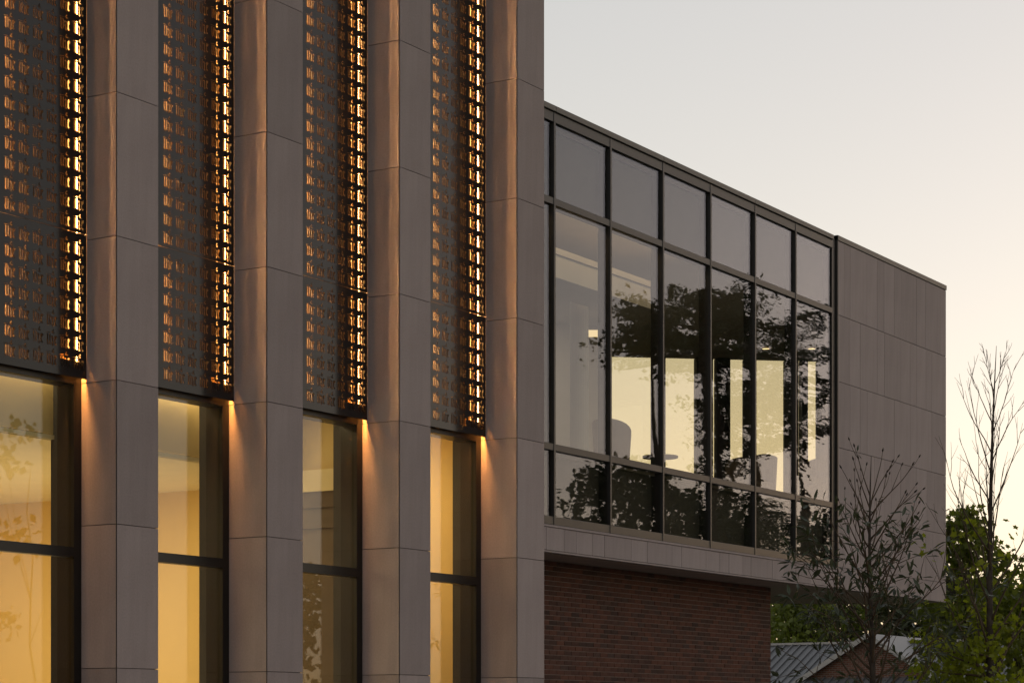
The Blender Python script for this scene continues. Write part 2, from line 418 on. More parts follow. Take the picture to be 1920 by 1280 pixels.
SCR = ['lit screen cut with rows of the word the, nearest the left edge of the photo',
       'lit screen cut with rows of the word the, between the two nearest whole fins',
       'lit screen cut with rows of the word the, above the darkest tall window',
       'lit screen cut with rows of the word the, beside the fin nearest the wing']
for b in range(4):
    L = COR[b][0] + FW; Rr = COR[b + 1][0]; cy = COR[b + 1][1]
    ds, dw = (0.33, 0.42) if b == 0 else (0.372, 0.46)
    ys = cy + ds; yg = cy + dw
    s = empty('perforated_screen', (L, ys, 4.485), label=SCR[b], cat='screen', group='lettered screens between the fins')
    make_sheet(Rr, ys, 4.548, 7, 0.1597, 4.485, 5.694, L + 0.004, Rr - 0.0035, s)
    make_sheet(Rr, ys, 5.722, 27, 0.1625, 5.700, 10.40, L + 0.004, Rr - 0.0035, s)
    for xx, zz, lm in ((Rr - 0.062, 4.60, 'led'), (L + 0.05, 4.60, 'led2')):
        dl = 0.052 if lm == 'led' else 0.066
        box('light_strip', xx - 0.004, xx + 0.004, ys + dl, ys + dl + 0.006, zz, 10.2, M[lm], s)
    box('screen_rail', L + 0.008, L + 0.016, ys + T_, ys + 0.05, 4.52, 10.38, M['frame'], s)
    box('added_baffle', Rr - 0.34, Rr - 0.01, ys + 0.012, ys + 0.015, 4.495, 4.625, M['frame'], s)  # added plate, stops the spill lamp leaking through the lowest words
    box('added_dark_plate', Rr - 0.010, Rr - 0.001, ys + 0.022, yg - 0.032, 4.52, 10.38, M['frame'], s)  # added dark plate, keeps the strip from lighting the fin stone inside
    sp = bpy.data.lights.new('strip_spill', 'SPOT'); sp.energy = 19; sp.color = (1.0, 0.37, 0.055); sp.spot_size = R(76); sp.spot_blend = 1.0; sp.shadow_soft_size = 0.045
    spo = bpy.data.objects.new('strip_spill', sp); COL.objects.link(spo); spo.location = (Rr - 0.20, ys + 0.05, 4.72)
    spo.rotation_euler = Vector((-0.40, 0.0, 1.0)).to_track_quat('Z', 'Y').to_euler()
    # spandrel behind the screen and window below it
    yb = yg + 0.012
    box('spandrel_panel', L, Rr, yb, yb + 0.05, 4.56, 10.40, M['backing'], bld)
    w = empty('window', Vector((L, yg, 0)) - bld.location); w.parent = bld
    fr = MB()
    J = 0.09
    y0, y1 = yg - 0.03, yg + 0.16
    fr.box(Rr - J, Rr, y0, y1, 0.0, 4.56)
    fr.box(L, L + J, y0, y1, 0.0, 4.56)
    fr.box(L + J, Rr - J, y0, y1, 4.44, 4.56)
    fr.box(L + J, Rr - J, y0, y1, 0.0, 0.12)
    fr.build('frame', M['frame'], w)
    box('transom', L + J, Rr - J, yg - 0.03, yg + 0.06, 2.99, 3.075, M['frame'], w)
    box('pane', L + J - 0.004, Rr - J + 0.004, yg, yg + 0.008, 3.073, 4.443, M['pane'], w)
    box('pane', L + J - 0.004, Rr - J + 0.004, yg, yg + 0.008, 0.118, 2.992, M['pane'], w)
    # dark plastered pier inside, behind the fin
    box('inner_pier', Rr - 0.02, Rr + FW - 0.02, yg + 0.162, yg + 0.30, 0.0, 4.6, M['dark'], bld)

# interior rooms
ybh = 13.2; WX = 17.613
box('interior_wall', WX, WX + 0.12, ybh + 0.002, 19.0, 0, 4.6, M['ywall'], bld)
box('ceiling', 9.0, WX, ybh + 0.02, 19.0, 3.999, 4.05, M['cream'], bld)
box('bulkhead', 9.0, 17.295, ybh, ybh + 0.018, 4.046, 4.70, M['owall'], bld)
box('bulkhead_trim', 9.0, 17.265, ybh - 0.012, ybh + 0.012, 4.004, 4.040, M['cream'], bld)
for b in range(4):
    xa, xb = (9.0 if b == 0 else COR[b][0] + 0.27), (19.17 if b == 3 else COR[b + 1][0] + 0.27)
    box('ceiling', xa, xb - 0.002, COR[b + 1][1] + (0.44 if b == 0 else 0.48), 19.0, 4.70, 4.76, M['white'], bld)
box('floor', 9.0, 19.2, 12.1, 19.0, -0.1, 0.02, M['carpet'], bld)
box('interior_wall', 9.0, 19.2, 19.0, 19.15, 0, 4.7, M['ywall'], bld)
box('interior_wall', 8.9, 9.0, 13.3, 19.0, 0, 4.7, M['ywall'], bld)
# niche behind the third window
box('interior_wall', 17.30, 17.36, 12.45, 13.195, 4.07, 4.70, M['owall'], bld)
box('partition_trim', 17.27, 17.36, 12.45, 13.195, 3.86, 4.07, M['cream'], bld)
box('partition_panel', 17.30, 17.36, 12.45, 13.195, 0, 3.86, M['wood'], bld)
box('partition_rail', 17.275, 17.30, 12.45, 13.195, 3.50, 3.56, M['wood'], bld)
box('partition_rail', 17.275, 17.30, 12.45, 13.195, 3.70, 3.74, M['wood'], bld)
# end room behind the fourth window
box('interior_wall', 19.18, 19.28, 12.15, 14.7, 0, 4.7, M['owall'], bld)
# outer shell
sh = MB()
sh.box(9.0, 19.30, 14.9, 19.3, 4.80, 10.3)
sh.box(19.30, 19.42, 12.28, 14.6, 0, 10.40)
sh.box(8.7, 8.86, 13.3, 19.3, 0, 10.40)
sh.build('shell_wall', M['stone'], bld)
box('roof', 8.7, 19.42, 12.3, 19.3, 10.30, 10.42, M['cap'], bld)

def area(name, loc, sx, sy, power, color, rot=(0, 0, 0), parent=None):
    l = bpy.data.lights.new(name, 'AREA'); l.shape = 'RECTANGLE'; l.size = sx; l.size_y = sy; l.energy = power; l.color = color
    o = bpy.data.objects.new(name, l); COL.objects.link(o); o.location = loc; o.rotation_euler = rot
    return o
WARM = (1.0, 0.78, 0.42)
for (x, y, p) in ((13.6, 17.4, 22), (14.6, 15.4, 16)):
    area('ceiling_light', (x, y, 3.97), 2.6, 1.6, p, WARM)
area('ceiling_fill', (14.8, 15.6, 0.6), 2.5, 2.5, 20, WARM, (R(180), 0, 0))  # unseen fill lamp added to brighten the ceiling from below
area('ceiling_light', (13.6, 13.12, 4.68), 5.5, 0.08, 5.0, WARM)
area('ceiling_light', (16.9, 13.9, 3.97), 0.4, 0.6, 2.0, WARM)
area('ceiling_light', (16.6, 12.95, 4.66), 0.5, 0.3, 0.9, WARM)
area('ceiling_light', (18.2, 14.3, 4.66), 1.2, 1.6, 30.0, (1.0, 0.74, 0.36))

# ================================================================== glass wing
YW = 14.7716; YG = YW + 0.042
wing = empty('glass_wing', (25.0, YW, 0.0), label='long glazed upper storey wing cantilevered over a red brick base, stone end wall', cat='building')
XM = [24.813 - 1.5 * 3, 24.813 - 3.0, 24.813 - 1.5, 24.813, 26.314, 27.84, 29.338, 30.857, 32.348]
XEND = 33.80
ZR = [(4.19, 4.30), (5.16, 5.25), (8.37, 8.46), (9.45, 9.575)]
prng = random.Random(12)
for x in XM:
    box('mullion', x - 0.022, x + 0.022, YW, YW + 0.20, 4.19, 9.575, M['bronze'], wing, 0.003)
xs = [XM[0] - 1.5] + XM + [XEND]
for a, c in zip(xs[:-1], xs[1:]):
    for z0, z1 in ZR:
        box('transom', a + 0.022, c - 0.022 if c != XEND else c, YW + 0.006, YW + 0.19, z0, z1, M['bronze'], wing, 0.003)
    for (z0, z1) in ((4.30, 5.16), (5.25, 8.37), (8.46, 9.45)):
        pn = box('pane', a + 0.018, c - 0.018, YG, YG + 0.012, z0 - 0.004, z1 + 0.004, M['wingpane2' if a > 28.5 else 'wingpane'], wing)
        pn.rotation_euler = (R(prng.uniform(-.12, .12)), 0, R(prng.uniform(-.16, .16)))
    for (z0, z1) in ((4.25, 5.20), (8.41, 9.5)):
        box('spandrel_back', a + 0.03, c - 0.03, YG + 0.14, YG + 0.16, z0, z1, M['dark'], wing)
xc = xs[0]
while xc < XEND:
    xe = min(xc + 3.0, XEND)
    if xe - xc > 0.2: box('coping', xc + 0.003, xe - 0.003, YW - 0.02, YW + 0.4, 9.585, 9.66, M['cap'], wing, 0.004)
    xc = xe
xc = xs[0]
# recessed dark jamb and the stone end wall
box('jamb', XEND, XEND + 0.165, YW + 0.02, YW + 0.3, 4.19, 9.62, M['frame'], wing)
X0E, X1E = 33.99, 38.948
ZE = [9.60, 8.375, 7.27, 6.175, 5.09, 4.19, 3.83]
rowu = [
    [1582.7, 1594, 1625.7, 1645, 1657.5, 1677, 1689.5, 1719, 1735.6, 1764],
    [1594, 1613, 1645, 1658.4, 1689.5, 1706.8, 1719.2, 1736.4, 1747.4],
    [1582.7, 1594, 1613, 1625.7, 1658.4, 1677, 1707.4, 1719.2, 1747.4],
    [1604, 1625.7, 1640, 1658, 1672, 1689, 1719, 1738, 1752],
    [1585, 1604, 1613, 1637, 1645, 1661, 1689, 1704, 1736, 1748],
    [1594, 1613, 1625.7, 1658.4, 1682, 1702, 1724, 1745],
]
random.seed(3)
YE = YW - 0.01
for k in range(6):
    z1, z0 = ZE[k], ZE[k + 1]
    xsq = [X0E] + [onY(u, YE) for u in rowu[k]] + [X1E]
    for a, c in zip(xsq[:-1], xsq[1:]):
        d = random.uniform(-0.002, 0.002)
        box('cladding_panel', a + 0.003, c - 0.003, YE + d, YE + 0.03, z0 + 0.004, z1 - 0.004, M['clad'], wing, 0.002)
box('cladding_backing', X0E + 0.01, X1E - 0.01, YE + 0.022, YE + 0.2, 3.84, 9.62, M['joint2'], wing)
box('end_jamb', X0E - 0.03, X0E, YE - 0.004, YE + 0.2, 3.83, 9.69, M['bronze'], wing)
box('coping', X0E - 0.03, X1E + 0.005, YE - 0.012, YE + 0.4, 9.605, 9.69, M['cap'], wing, 0.004)
# fascia under the glazing
uf = [1010 + q / 3.879 for q in (55, 185, 275, 393, 480, 675, 790, 970, 1040, 1218, 1318, 1385, 1485, 1545, 1700, 1790)]
xf = [21.0, 21.7, 22.1, 23.0, 23.4, 24.1] + [onY(u, YW) for u in uf]
while xf[-1] < 33.5: xf.append(xf[-1] + random.choice((0.28, 0.42, 0.55, 0.7)))
xf[-1] = X0E
box('fascia_cap', 20.0, X0E - 0.03, YW - 0.01, YW + 0.1, 4.155, 4.186, M['clad'], wing, 0.003)
for a, c in zip(xf[:-1], xf[1:]):
    if c - a < 0.02: continue
    d = random.uniform(-0.002, 0.002)
    box('fascia_panel', a + 0.003, c - 0.003, YW + d, YW + 0.03, 3.855, 4.150, M['clad'], wing, 0.002)
box('fascia_backing', 20.0, X0E - 0.01, YW + 0.022, YW + 0.12, 3.86, 4.17, M['joint2'], wing)
box('drip_edge', 20.0, X0E, YW + 0.004, YW + 0.05, 3.828, 3.850, M['clad'], wing)
# plan outline of the wing: the far side is a slanting glazed wall
def diag(u):
    t = R(8); Z0 = 41.0; X0 = (1340 - 960) / F_ * Z0; k = (u - 960) / F_
    s = (k * Z0 - X0) / (math.cos(t) - k * math.sin(t)); X = X0 + s * math.cos(t); Z = Z0 + s * math.sin(t)
    return X * SA + Z * CA, -X * CA + Z * SA
dA, dB = diag(1640), diag(1000)
OUT = [(19.45, YW + 0.13), (X1E - 0.02, YW + 0.13), (X1E - 0.02, dA[1]), dA, dB, (19.45, dB[1])]
OUT = [(19.45, YW + 0.13), (X1E - 0.02, YW + 0.13), (X1E - 0.02, dA[1] - 0.02), dB, (19.45, dB[1])]
def inset(o): return o
mb = MB(); mb.prism(OUT, 3.832, 3.90); mb.build('soffit', M['soffit'], wing)
mb = MB(); mb.prism(OUT, 5.12, 5.20); mb.build('floor', M['carpet'], wing)
mb = MB(); mb.prism(OUT, 8.44, 8.50); mb.build('ceiling', M['white'], wing)
mb = MB(); mb.prism(OUT, 9.40, 9.56); mb.build('roof', M['cap'], wing)
box('end_wall', X1E - 0.05, X1E, YE + 0.204, dA[1], 3.84, 9.6, M['clad'], wing)
# slanting far wall: piers and tall panes
def slab(name, u0, u1, z0, z1, mat, th=0.2, off=0.0):
    a, c = Vector(diag(u0)), Vector(diag(u1))
    t = (c - a).normalized(); n = Vector((-t.y, t.x))
    if n.dot(Vector((CA, SA))) < 0: n = -n
    p = [a + n * off, c + n * off, c + n * (off + th), a + n * (off + th)]
    m = MB(); m.prism([(q.x, q.y) for q in p], z0, z1); return m.build(name, mat, wing)
ZT = 8.38
slab('far_wall_head', 1000, 1640, ZT, 9.4, M['white'], 0.16, 0.02)
slab('far_wall_base', 1000, 1640, 3.9, 5.3, M['dark'], 0.16, 0.02)
piers = [(1000, 1100), (1225, 1248), (1306.5, 1337), (1344.5, 1369.5), (1398, 1418.5), (1475, 1497), (1504, 1515), (1536, 1640)]
for a, c in piers: slab('pier', a, c, 5.3, ZT, M['dark'] if a > 1100 else M['white'], 0.25, 0.0)
for a, c in ((1100, 1225), (1248, 1306.5), (1337, 1344.5), (1369.5, 1398), (1418.5, 1475), (1497, 1504), (1515, 1536)):
    slab('pane', a, c, 5.3, ZT, M['farpane'], 0.012, 0.06)
# a white inner wall stands before the left part of that glazing
q0, q1 = fromZ(985, 37.5), fromZ(1138, 38.2)
m_ = MB(); m_.prism([q0, q1, (q1[0] + 0.05, q1[1] + 0.1), (q0[0] + 0.05, q0[1] + 0.1)], 5.2, 8.44); m_.build('inner_wall', M['white'], wing)
box('inner_wall', 19.5, 34.6, dB[1] - 0.15, dB[1] - 0.02, 5.2, 8.44, M['white'], wing)
# round columns inside
def cyl(name, x, y, r, z0, z1, mat, parent, n=24, r2=None):
    m = MB(); m.tube([(x, y, z0), (x, y, z1)], [r, r2 or r], n); return m.build(name, mat, parent, smooth=False)
cx_, cy_ = fromZ(1086, 33.0); cyl('column', cx_, cy_, 0.14, 5.2, 8.44, M['column'], wing)
# dropped bulkheads along the window
box('ceiling_beam', 20.0, 28.45, 15.2, 15.9, 7.60, 8.0, M['white'], wing)
box('beam_groove', 20.0, 28.44, 15.192, 15.198, 7.90, 7.915, M['dark'], wing)

# lit wall lamp and downlights
lx, ly = fromZ(1114, 37.0)
sc_ = empty('wall_lamp', (lx, ly, 8.1), label='small cream rectangular lamp glowing behind the second tall pane from the fins', cat='lamp')
M['lamp'] = emission('cream_lamp', (1.0, 0.78, 0.45), 0.24)
mm = MB(); t_ = Vector((SA, -CA, 0))
for nm, w2, h0, h1, mt, dy in (('lamp_shade', 0.125, 8.07, 8.18, M['lamp'], 0.0), ('lamp_back', 0.135, 8.06, 8.19, M['white'], 0.02)):
    m = MB(); a = Vector((lx, ly, 0)) - t_ * w2; c = Vector((lx, ly, 0)) + t_ * w2; n = Vector((CA, SA, 0))
    m.prism([tuple((a + n * dy)[:2]), tuple((c + n * dy)[:2]), tuple((c + n * (dy + 0.018))[:2]), tuple((a + n * (dy + 0.018))[:2])], h0, h1)
    m.build(nm, mt, sc_)
M['down'] = emission('downlight_lens', (1.0, 0.75, 0.4), 0.5)
for i, (u, Z, lb) in enumerate(((1436, 0, 'small round ceiling light glowing above the widest bright far window'), (1522, 0, 'small round ceiling light near the dark jamb ending the glazing'))):
    x, y = fromZ(u, 40.3); zd = 8.439
    d = empty('ceiling_light', (x, y, zd), label=lb, cat='ceiling light', group='round downlights in the wing ceiling')
    cyl('lens', x, y, 0.07, zd - 0.012, zd, M['down'], d); m = MB()
    for k in range(20):
        a0, a1 = 2 * math.pi * k / 20, 2 * math.pi * (k + 1) / 20; b = len(m.V)
        for aa in (a0, a1):
            m.V += [(x + 0.07 * math.cos(aa), y + 0.07 * math.sin(aa), zd - 0.015), (x + 0.1 * math.cos(aa), y + 0.1 * math.sin(aa), zd - 0.004)]
        m.F.append((b, b + 1, b + 3, b + 2))
    m.build('rim', M['steel'], d)
area('cove_light', (25.5, 14.99, 8.40), 7.0, 0.05, 2.6, (1.0, 0.72, 0.42), (R(25), 0, 0))
area('ceiling_light', (29.5, 18.6, 8.4), 5.0, 1.0, 4, (1.0, 0.9, 0.75))

# brick base: coursed bricks, each its own piece where the photograph shows it largest
YB = 15.566; XB1 = 33.08; ZS = 3.83
base = empty('brick_base', (25.0, YB, 0.0)); base.parent = wing; base.location = Vector((25.0, YB, 0.0)) - wing.location
box('mortar_core', 19.45, XB1 - 0.012, YB + 0.006, 19.6, 0, ZS, M['mortar'], base)
BL, BH, MJ = 0.2032, 0.0677, 0.0095
cand = []
nc = int(ZS / BH)
for r in range(nc):
    z0 = ZS - 0.004 - (r + 1) * BH + MJ / 2; z1 = z0 + BH - MJ
    if z0 < 0: continue
    x = 19.5 + (BL / 2 if r % 2 else 0.0)
    if r % 2: cand.append((19.5, x - MJ, z0, z1))
    while x < XB1 - 0.03:
        xe = min(x + BL - MJ, XB1); cand.append((x, xe, z0, z1)); x += BL
random.seed(8)
vis = sorted([q for q in cand if q[0] > 25.75 and q[3] > 2.1], key=lambda q: q[0] * CA + YB * SA - 0.0)[:298]
vs = set(vis); st = MB()
for q in cand:
    d = random.uniform(-0.0025, 0.0025)
    if q in vs: box('brick', q[0], q[1], YB + d, YB + 0.05, q[2], q[3], M['brick'], base)
    else: st.box(q[0], q[1], YB + d, YB + 0.05, q[2], q[3])
for r in range(nc):
    z0 = ZS - 0.004 - (r + 1) * BH + MJ / 2
    y = YB + 0.055
    while y < 19.5 and z0 > 0: st.box(XB1 - 0.05, XB1, y, y + BL - MJ, z0, z0 + BH - MJ); y += BL
st.build('brick_courses', M['brick'], base)['kind'] = 'stuff'

# furniture behind the glass
def tub_chair(u, Z, face, label, hgt=0.85, r=0.36):
    x, y = fromZ(u, Z); c = empty('lounge_chair', (x, y, 5.2), face, label=label, cat='chair', group='lounge chairs behind the wing glazing')
    V = []; F = []; n = 16
    for k in range(n + 1):
        a = R(-125 + 250 * k / n); h = hgt - 0.20 * (abs(k - n / 2) / (n / 2)) ** 2
        for rr, zz in ((r * 0.86, 0.16), (r, h), (r - 0.06, h + 0.01), (r * 0.78, 0.40)):
            V.append((-rr * math.cos(a), rr * math.sin(a), zz))
    for k in range(n):
        for q in range(3): F.append((4*k+q, 4*k+4+q, 4*k+5+q, 4*k+1+q))
    F += [(0, 1, 2, 3), tuple(4 * n + q for q in (3, 2, 1, 0))]
    mesh_obj('backrest', V, F, M['fabric'], c, smooth=True)
    s = MB(); s.tube([(0.03, 0, 0.16), (0.03, 0, 0.38), (0.03, 0, 0.42)], [r * 0.80, r * 0.82, r * 0.76], 20); s.build('seat', M['fabric'], c, off=(0, 0, 0))
    for k in range(4):
        a = R(45 + 90 * k); l = MB(); l.tube([(0.22 * math.cos(a), 0.22 * math.sin(a), 0.17), (0.27 * math.cos(a), 0.27 * math.sin(a), 0)], [0.016, 0.011], 8)
        l.build('leg', M['frame'], c, off=(0, 0, 0))
tub_chair(1147, 33.6, R(0), 'high backed lounge chair beside the round table, behind the second tall pane', 1.0, 0.30)
tub_chair(1387, 37.8, R(40), 'low lounge chair half hidden by the mullion left of the widest bright far window', 0.92, 0.25)
tub_chair(1431, 37.0, R(200), 'low lounge chair at the left foot of the widest bright far window', 0.92, 0.24)
tub_chair(1538, 37.4, R(180), 'lounge chair in the last tall pane before the dark jamb', 0.92, 0.30)
tx, ty = fromZ(1238, 36.0)
tb = empty('round_table', (tx, ty, 5.2), label='round pedestal table standing inside behind the third tall pane', cat='table')
for nm, z0, z1, r0, r1 in (('tabletop', 0.72, 0.75, 0.29, 0.29), ('stem', 0.04, 0.72, 0.03, 0.03), ('base', 0.0, 0.04, 0.2, 0.17)):
    m = MB(); m.tube([(0, 0, z0), (0, 0, z1)], [r0, r1], 28); m.build(nm, M['frame'] if nm != 'tabletop' else M['wood'], tb, off=(0, 0, 0))

# ================================================================== gabled brick house beyond
hx, hy = fromZ(1443, 80.0)
house = empty('brick_house', (hx, hy, 0.0), label='low brick house with grey standing seam roof and white trimmed gable, beyond the wing', cat='house')
ZRG = 1.6 + 147 / F_ * 80.0; P_ = 0.47
xr = hx; ya, yb_ = hy - 14.0, hy + 6.0
ex = 6.0
m = MB()
m.V += [(xr, ya, ZRG), (xr, yb_, ZRG), (xr - ex, yb_, ZRG - ex * P_), (xr - ex, ya, ZRG - ex * P_), (xr + ex, yb_, ZRG - ex * P_), (xr + ex, ya, ZRG - ex * P_)]
m.V += [(v[0], v[1], v[2] - 0.08) for v in m.V[:6]]
m.F += [(0, 1, 2, 3), (1, 0, 5, 4), (6, 9, 8, 7), (7, 10, 11, 6), (2, 1, 7, 8), (1, 4, 10, 7), (0, 3, 9, 6), (5, 0, 6, 11), (3, 2, 8, 9), (4, 5, 11, 10)]
roof = m.build('roof', M['roofmetal'], house)
box('ridge_cap', xr - 0.14, xr + 0.14, ya, yb_, ZRG - 0.03, ZRG + 0.05, M['trim'], house)
y = ya + 0.1
while y < yb_:
    m = MB()
    for s in (-1,):
        m.V += [(xr + s * 0.12, y, ZRG - 0.05), (xr + s * 0.12, y + 0.04, ZRG - 0.05), (xr + s * ex, y + 0.04, ZRG - ex * P_), (xr + s * ex, y, ZRG - ex * P_)]
        m.V += [(v[0], v[1], v[2] + 0.055) for v in m.V[:4]]
        m.F += [(0, 1, 2, 3), (7, 6, 5, 4), (0, 4, 5, 1), (1, 5, 6, 2), (2, 6, 7, 3), (3, 7, 4, 0)]
    m.build('roof_seam', M['roofmetal'], house); y += 0.30
box('wall', xr - ex + 0.5, xr + ex - 0.5, ya + 0.3, yb_ - 0.3, 0, ZRG - ex * P_ + 0.15, M['farbrick'], house)
# cross gable facing the camera side
gx, gy = fromZ(1632, 75.0); gz = 1.6 + 168 / F_ * 75.0
hw = 3.4; gp = 0.60
m = MB(); pts = [(gy - hw, 0.0), (gy + hw, 0.0), (gy + hw, gz - hw * gp - 0.1), (gy, gz - 0.1), (gy - hw, gz - hw * gp - 0.1)]
n = len(pts); m.V += [(gx, p[0], p[1]) for p in pts] + [(gx + 8, p[0], p[1]) for p in pts]
m.F += [tuple(reversed(range(n))), tuple(n + i for i in range(n))] + [(i, (i + 1) % n, n + (i + 1) % n, n + i) for i in range(n)]
m.build('gable_wall', M['farbrick'], house)
for s in (-1, 1):
    m = MB(); e = hw + 0.35
    m.V += [(gx - 0.3, gy, gz), (gx - 0.3, gy + s * e, gz - e * gp), (gx + 8, gy + s * e, gz - e * gp), (gx + 8, gy, gz)]
    m.V += [(v[0], v[1], v[2] - 0.06) for v in m.V[:4]]
    m.F += [(0, 1, 2, 3), (7, 6, 5, 4), (0, 4, 5, 1), (1, 5, 6, 2), (2, 6, 7, 3), (3, 7, 4, 0)]
    m.build('gable_roof', M['roofmetal'], house)
    m = MB()
    m.V += [(gx - 0.33, gy, gz + 0.02), (gx - 0.33, gy + s * e, gz - e * gp + 0.02), (gx - 0.33, gy + s * e, gz - e * gp - 0.17), (gx - 0.33, gy, gz - 0.17)]
    m.V += [(v[0] + 0.05, v[1], v[2]) for v in m.V[:4]]
    m.F += [(0, 1, 2, 3), (7, 6, 5, 4), (0, 4, 5, 1), (1, 5, 6, 2), (2, 6, 7, 3), (3, 7, 4, 0)]
    m.build('rake_board', M['trim'], house)

# ================================================================== vegetation
def rot_about(v, axis, ang): return Matrix.Rotation(ang, 3, axis) @ v
def leaf_lance(V, F, p, d, n, l, w):
    d = d.normalized(); s = d.cross(n)
    if s.length < 1e-4: s = Vector((1, 0, 0))
    s.normalize(); n = s.cross(d)
    b = len(V)
    mid = p + d * l * 0.5 - n * w * 0.15
    V += [tuple(p), tuple(p + d * l * 0.35 + s * w * 0.5), tuple(p + d * l * 0.72 + s * w * 0.36), tuple(p + d * l - n * l * 0.12), tuple(p + d * l * 0.72 - s * w * 0.36), tuple(p + d * l * 0.35 - s * w * 0.5), tuple(mid)]
    F += [(b, b+1, b+6), (b+1, b+2, b+6), (b+2, b+3, b+6), (b+3, b+4, b+6), (b+4, b+5, b+6), (b+5, b, b+6)]
STAR = []
for k in range(10):
    a = R(-162 + 36 * k); r = (0.55 if k % 2 else 0.95) * (1.0 - 0.25 * abs(a) / math.pi)
    STAR.append((r * math.cos(a), r * math.sin(a)))
def leaf_maple(V, F, p, d, n, l, w):
    d = d.normalized(); s = d.cross(n)
    if s.length < 1e-4: s = Vector((1, 0, 0))
    s.normalize(); b = len(V)
    c = p + d * l * 0.45; V.append(tuple(c))
    for x, y in STAR: V.append(tuple(c + d * x * l * 0.55 + s * y * l * 0.55))
    F += [(b, b + 1 + k, b + 1 + (k + 1) % 10) for k in range(10)]
def leaf_quad(V, F, p, d, n, l, w):
    d = d.normalized(); s = d.cross(n)
    if s.length < 1e-4: s = Vector((1, 0, 0))
    s.normalize(); b = len(V)
    V += [tuple(p), tuple(p + d * l * 0.45 + s * w * 0.5), tuple(p + d * l), tuple(p + d * l * 0.5 - s * w * 0.5)]
    F += [(b, b+1, b+2, b+3)]
def rv(rng): return Vector((rng.gauss(0, 1), rng.gauss(0, 1), rng.gauss(0, 1))).normalized()

def limb(rng, p, d, length, r0, r1, n=8, up=0.0, wob=0.06):
    pts = [p.copy()]; d = d.normalized(); st = length / n
    for i in range(n):
        d = (d + Vector((rng.gauss(0, wob), rng.gauss(0, wob), rng.gauss(0, wob) + up))).normalized()
        p = p + d * st; pts.append(p.copy())
    return pts, [r0 + (r1 - r0) * (i / n) for i in range(n + 1)]

# --- young tree with narrow leaves in front of the wing
def sapling():
    rng = random.Random(21); bx, by = fromZ(1634, 25.0)
    t = empty('young_tree', (bx, by, 0), label='slim young tree with narrow dark leaves and bare tip, before the stone end wall', cat='tree')
    H = 4.62; tk = MB()
    pts = [Vector((bx + 0.02 * math.sin(z * 1.3), by + 0.015 * math.cos(z * 1.7), z)) for z in [H * k / 18 for k in range(19)]]
    tk.tube(pts, [0.058 * (1 - k / 18) ** 0.9 + 0.0028 for k in range(19)], 8)
    tk.build('trunk', M['bark'], t, True)
    br = MB(); V = []; F = []; bud = MB()
    def trunk_at(z):
        i = min(17, int(z / H * 18)); f = z / H * 18 - i
        return pts[i].lerp(pts[i + 1], f)
    def leaves(p, d, dens, sz):
        for _ in range(dens):
            a = rv(rng); dd = (d * 0.5 + a * 0.9 + Vector((0, 0, -0.25))).normalized()
            leaf_lance(V, F, p + a * 0.02, dd, (Vector((0, 0, 1)) + rv(rng) * 0.7).normalized(), sz * rng.uniform(0.7, 1.2), sz * 0.26 * rng.uniform(0.8, 1.2))
    N = 46
    for i in range(N):
        z = 1.55 + (H - 0.45 - 1.55) * (i / (N - 1)) + rng.uniform(-.04, .04)
        f = (z - 1.55) / (H - 1.55)
        az = i * 2.4 + rng.uniform(-.4, .4)
        el = R(rng.uniform(24, 48) + 20 * f)
        L = (1.12 * (1 - f) ** 0.8 + 0.36) * rng.uniform(0.75, 1.1)
        d = Vector((math.cos(az) * math.cos(el), math.sin(az) * math.cos(el), math.sin(el)))
        P, rad = limb(rng, trunk_at(z), d, L, 0.014 * (1 - f) + 0.006, 0.0028, 8, 0.05, 0.05)
        br.tube(P, rad, 5)
        bare = z > 3.35
        for j in range(2, 9):
            if bare:
                if j == 8 or (j > 5 and rng.random() < .25):
                    q = P[j]; e = (P[j] - P[j - 1]).normalized()
                    bud.tube([q, q + e * 0.022, q + e * 0.05], [0.004, 0.0115, 0.003], 6)
                if j in (4, 6) and rng.random() < 0.6:
                    dd = rot_about((P[j] - P[j - 1]).normalized(), rv(rng), R(rng.uniform(20, 38)))
                    Q, rr = limb(rng, P[j], dd, L * 0.4, 0.004, 0.002, 4, 0.08, 0.05); br.tube(Q, rr, 4)
                    e = (Q[-1] - Q[-2]).normalized(); bud.tube([Q[-1], Q[-1] + e * 0.02, Q[-1] + e * 0.042], [0.0035, 0.01, 0.003], 6)
                if rng.random() < 0.04: leaves(P[j], d, 2, 0.10)
            else:
                if j >= 3:
                    dd = rot_about((P[j] - P[j - 1]).normalized(), rv(rng), R(rng.uniform(30, 65)))
                    Q, rr = limb(rng, P[j], dd, L * rng.uniform(0.22, 0.4), 0.005, 0.002, 4, 0.03, 0.08); br.tube(Q, rr, 4)
                    dens = 2 if z > 2.9 else (3 if z > 2.5 else 6)
                    if rng.random() < (0.75 if z > 3.0 else 0.95):
                        leaves(Q[-1], dd, dens, 0.155)
                        if rng.random() < .5: leaves(Q[2], dd, 1, 0.145)
                if j > 6: leaves(P[j], d, 2, 0.15)
    br.build('branches', M['twig'], t, True); bud.build('buds', M['bark'], t, True)['kind'] = 'stuff'
    o = wloc(t); mesh_obj('foliage', [(v[0] - o.x, v[1] - o.y, v[2]) for v in V], F, M['mag'], t)
sapling()

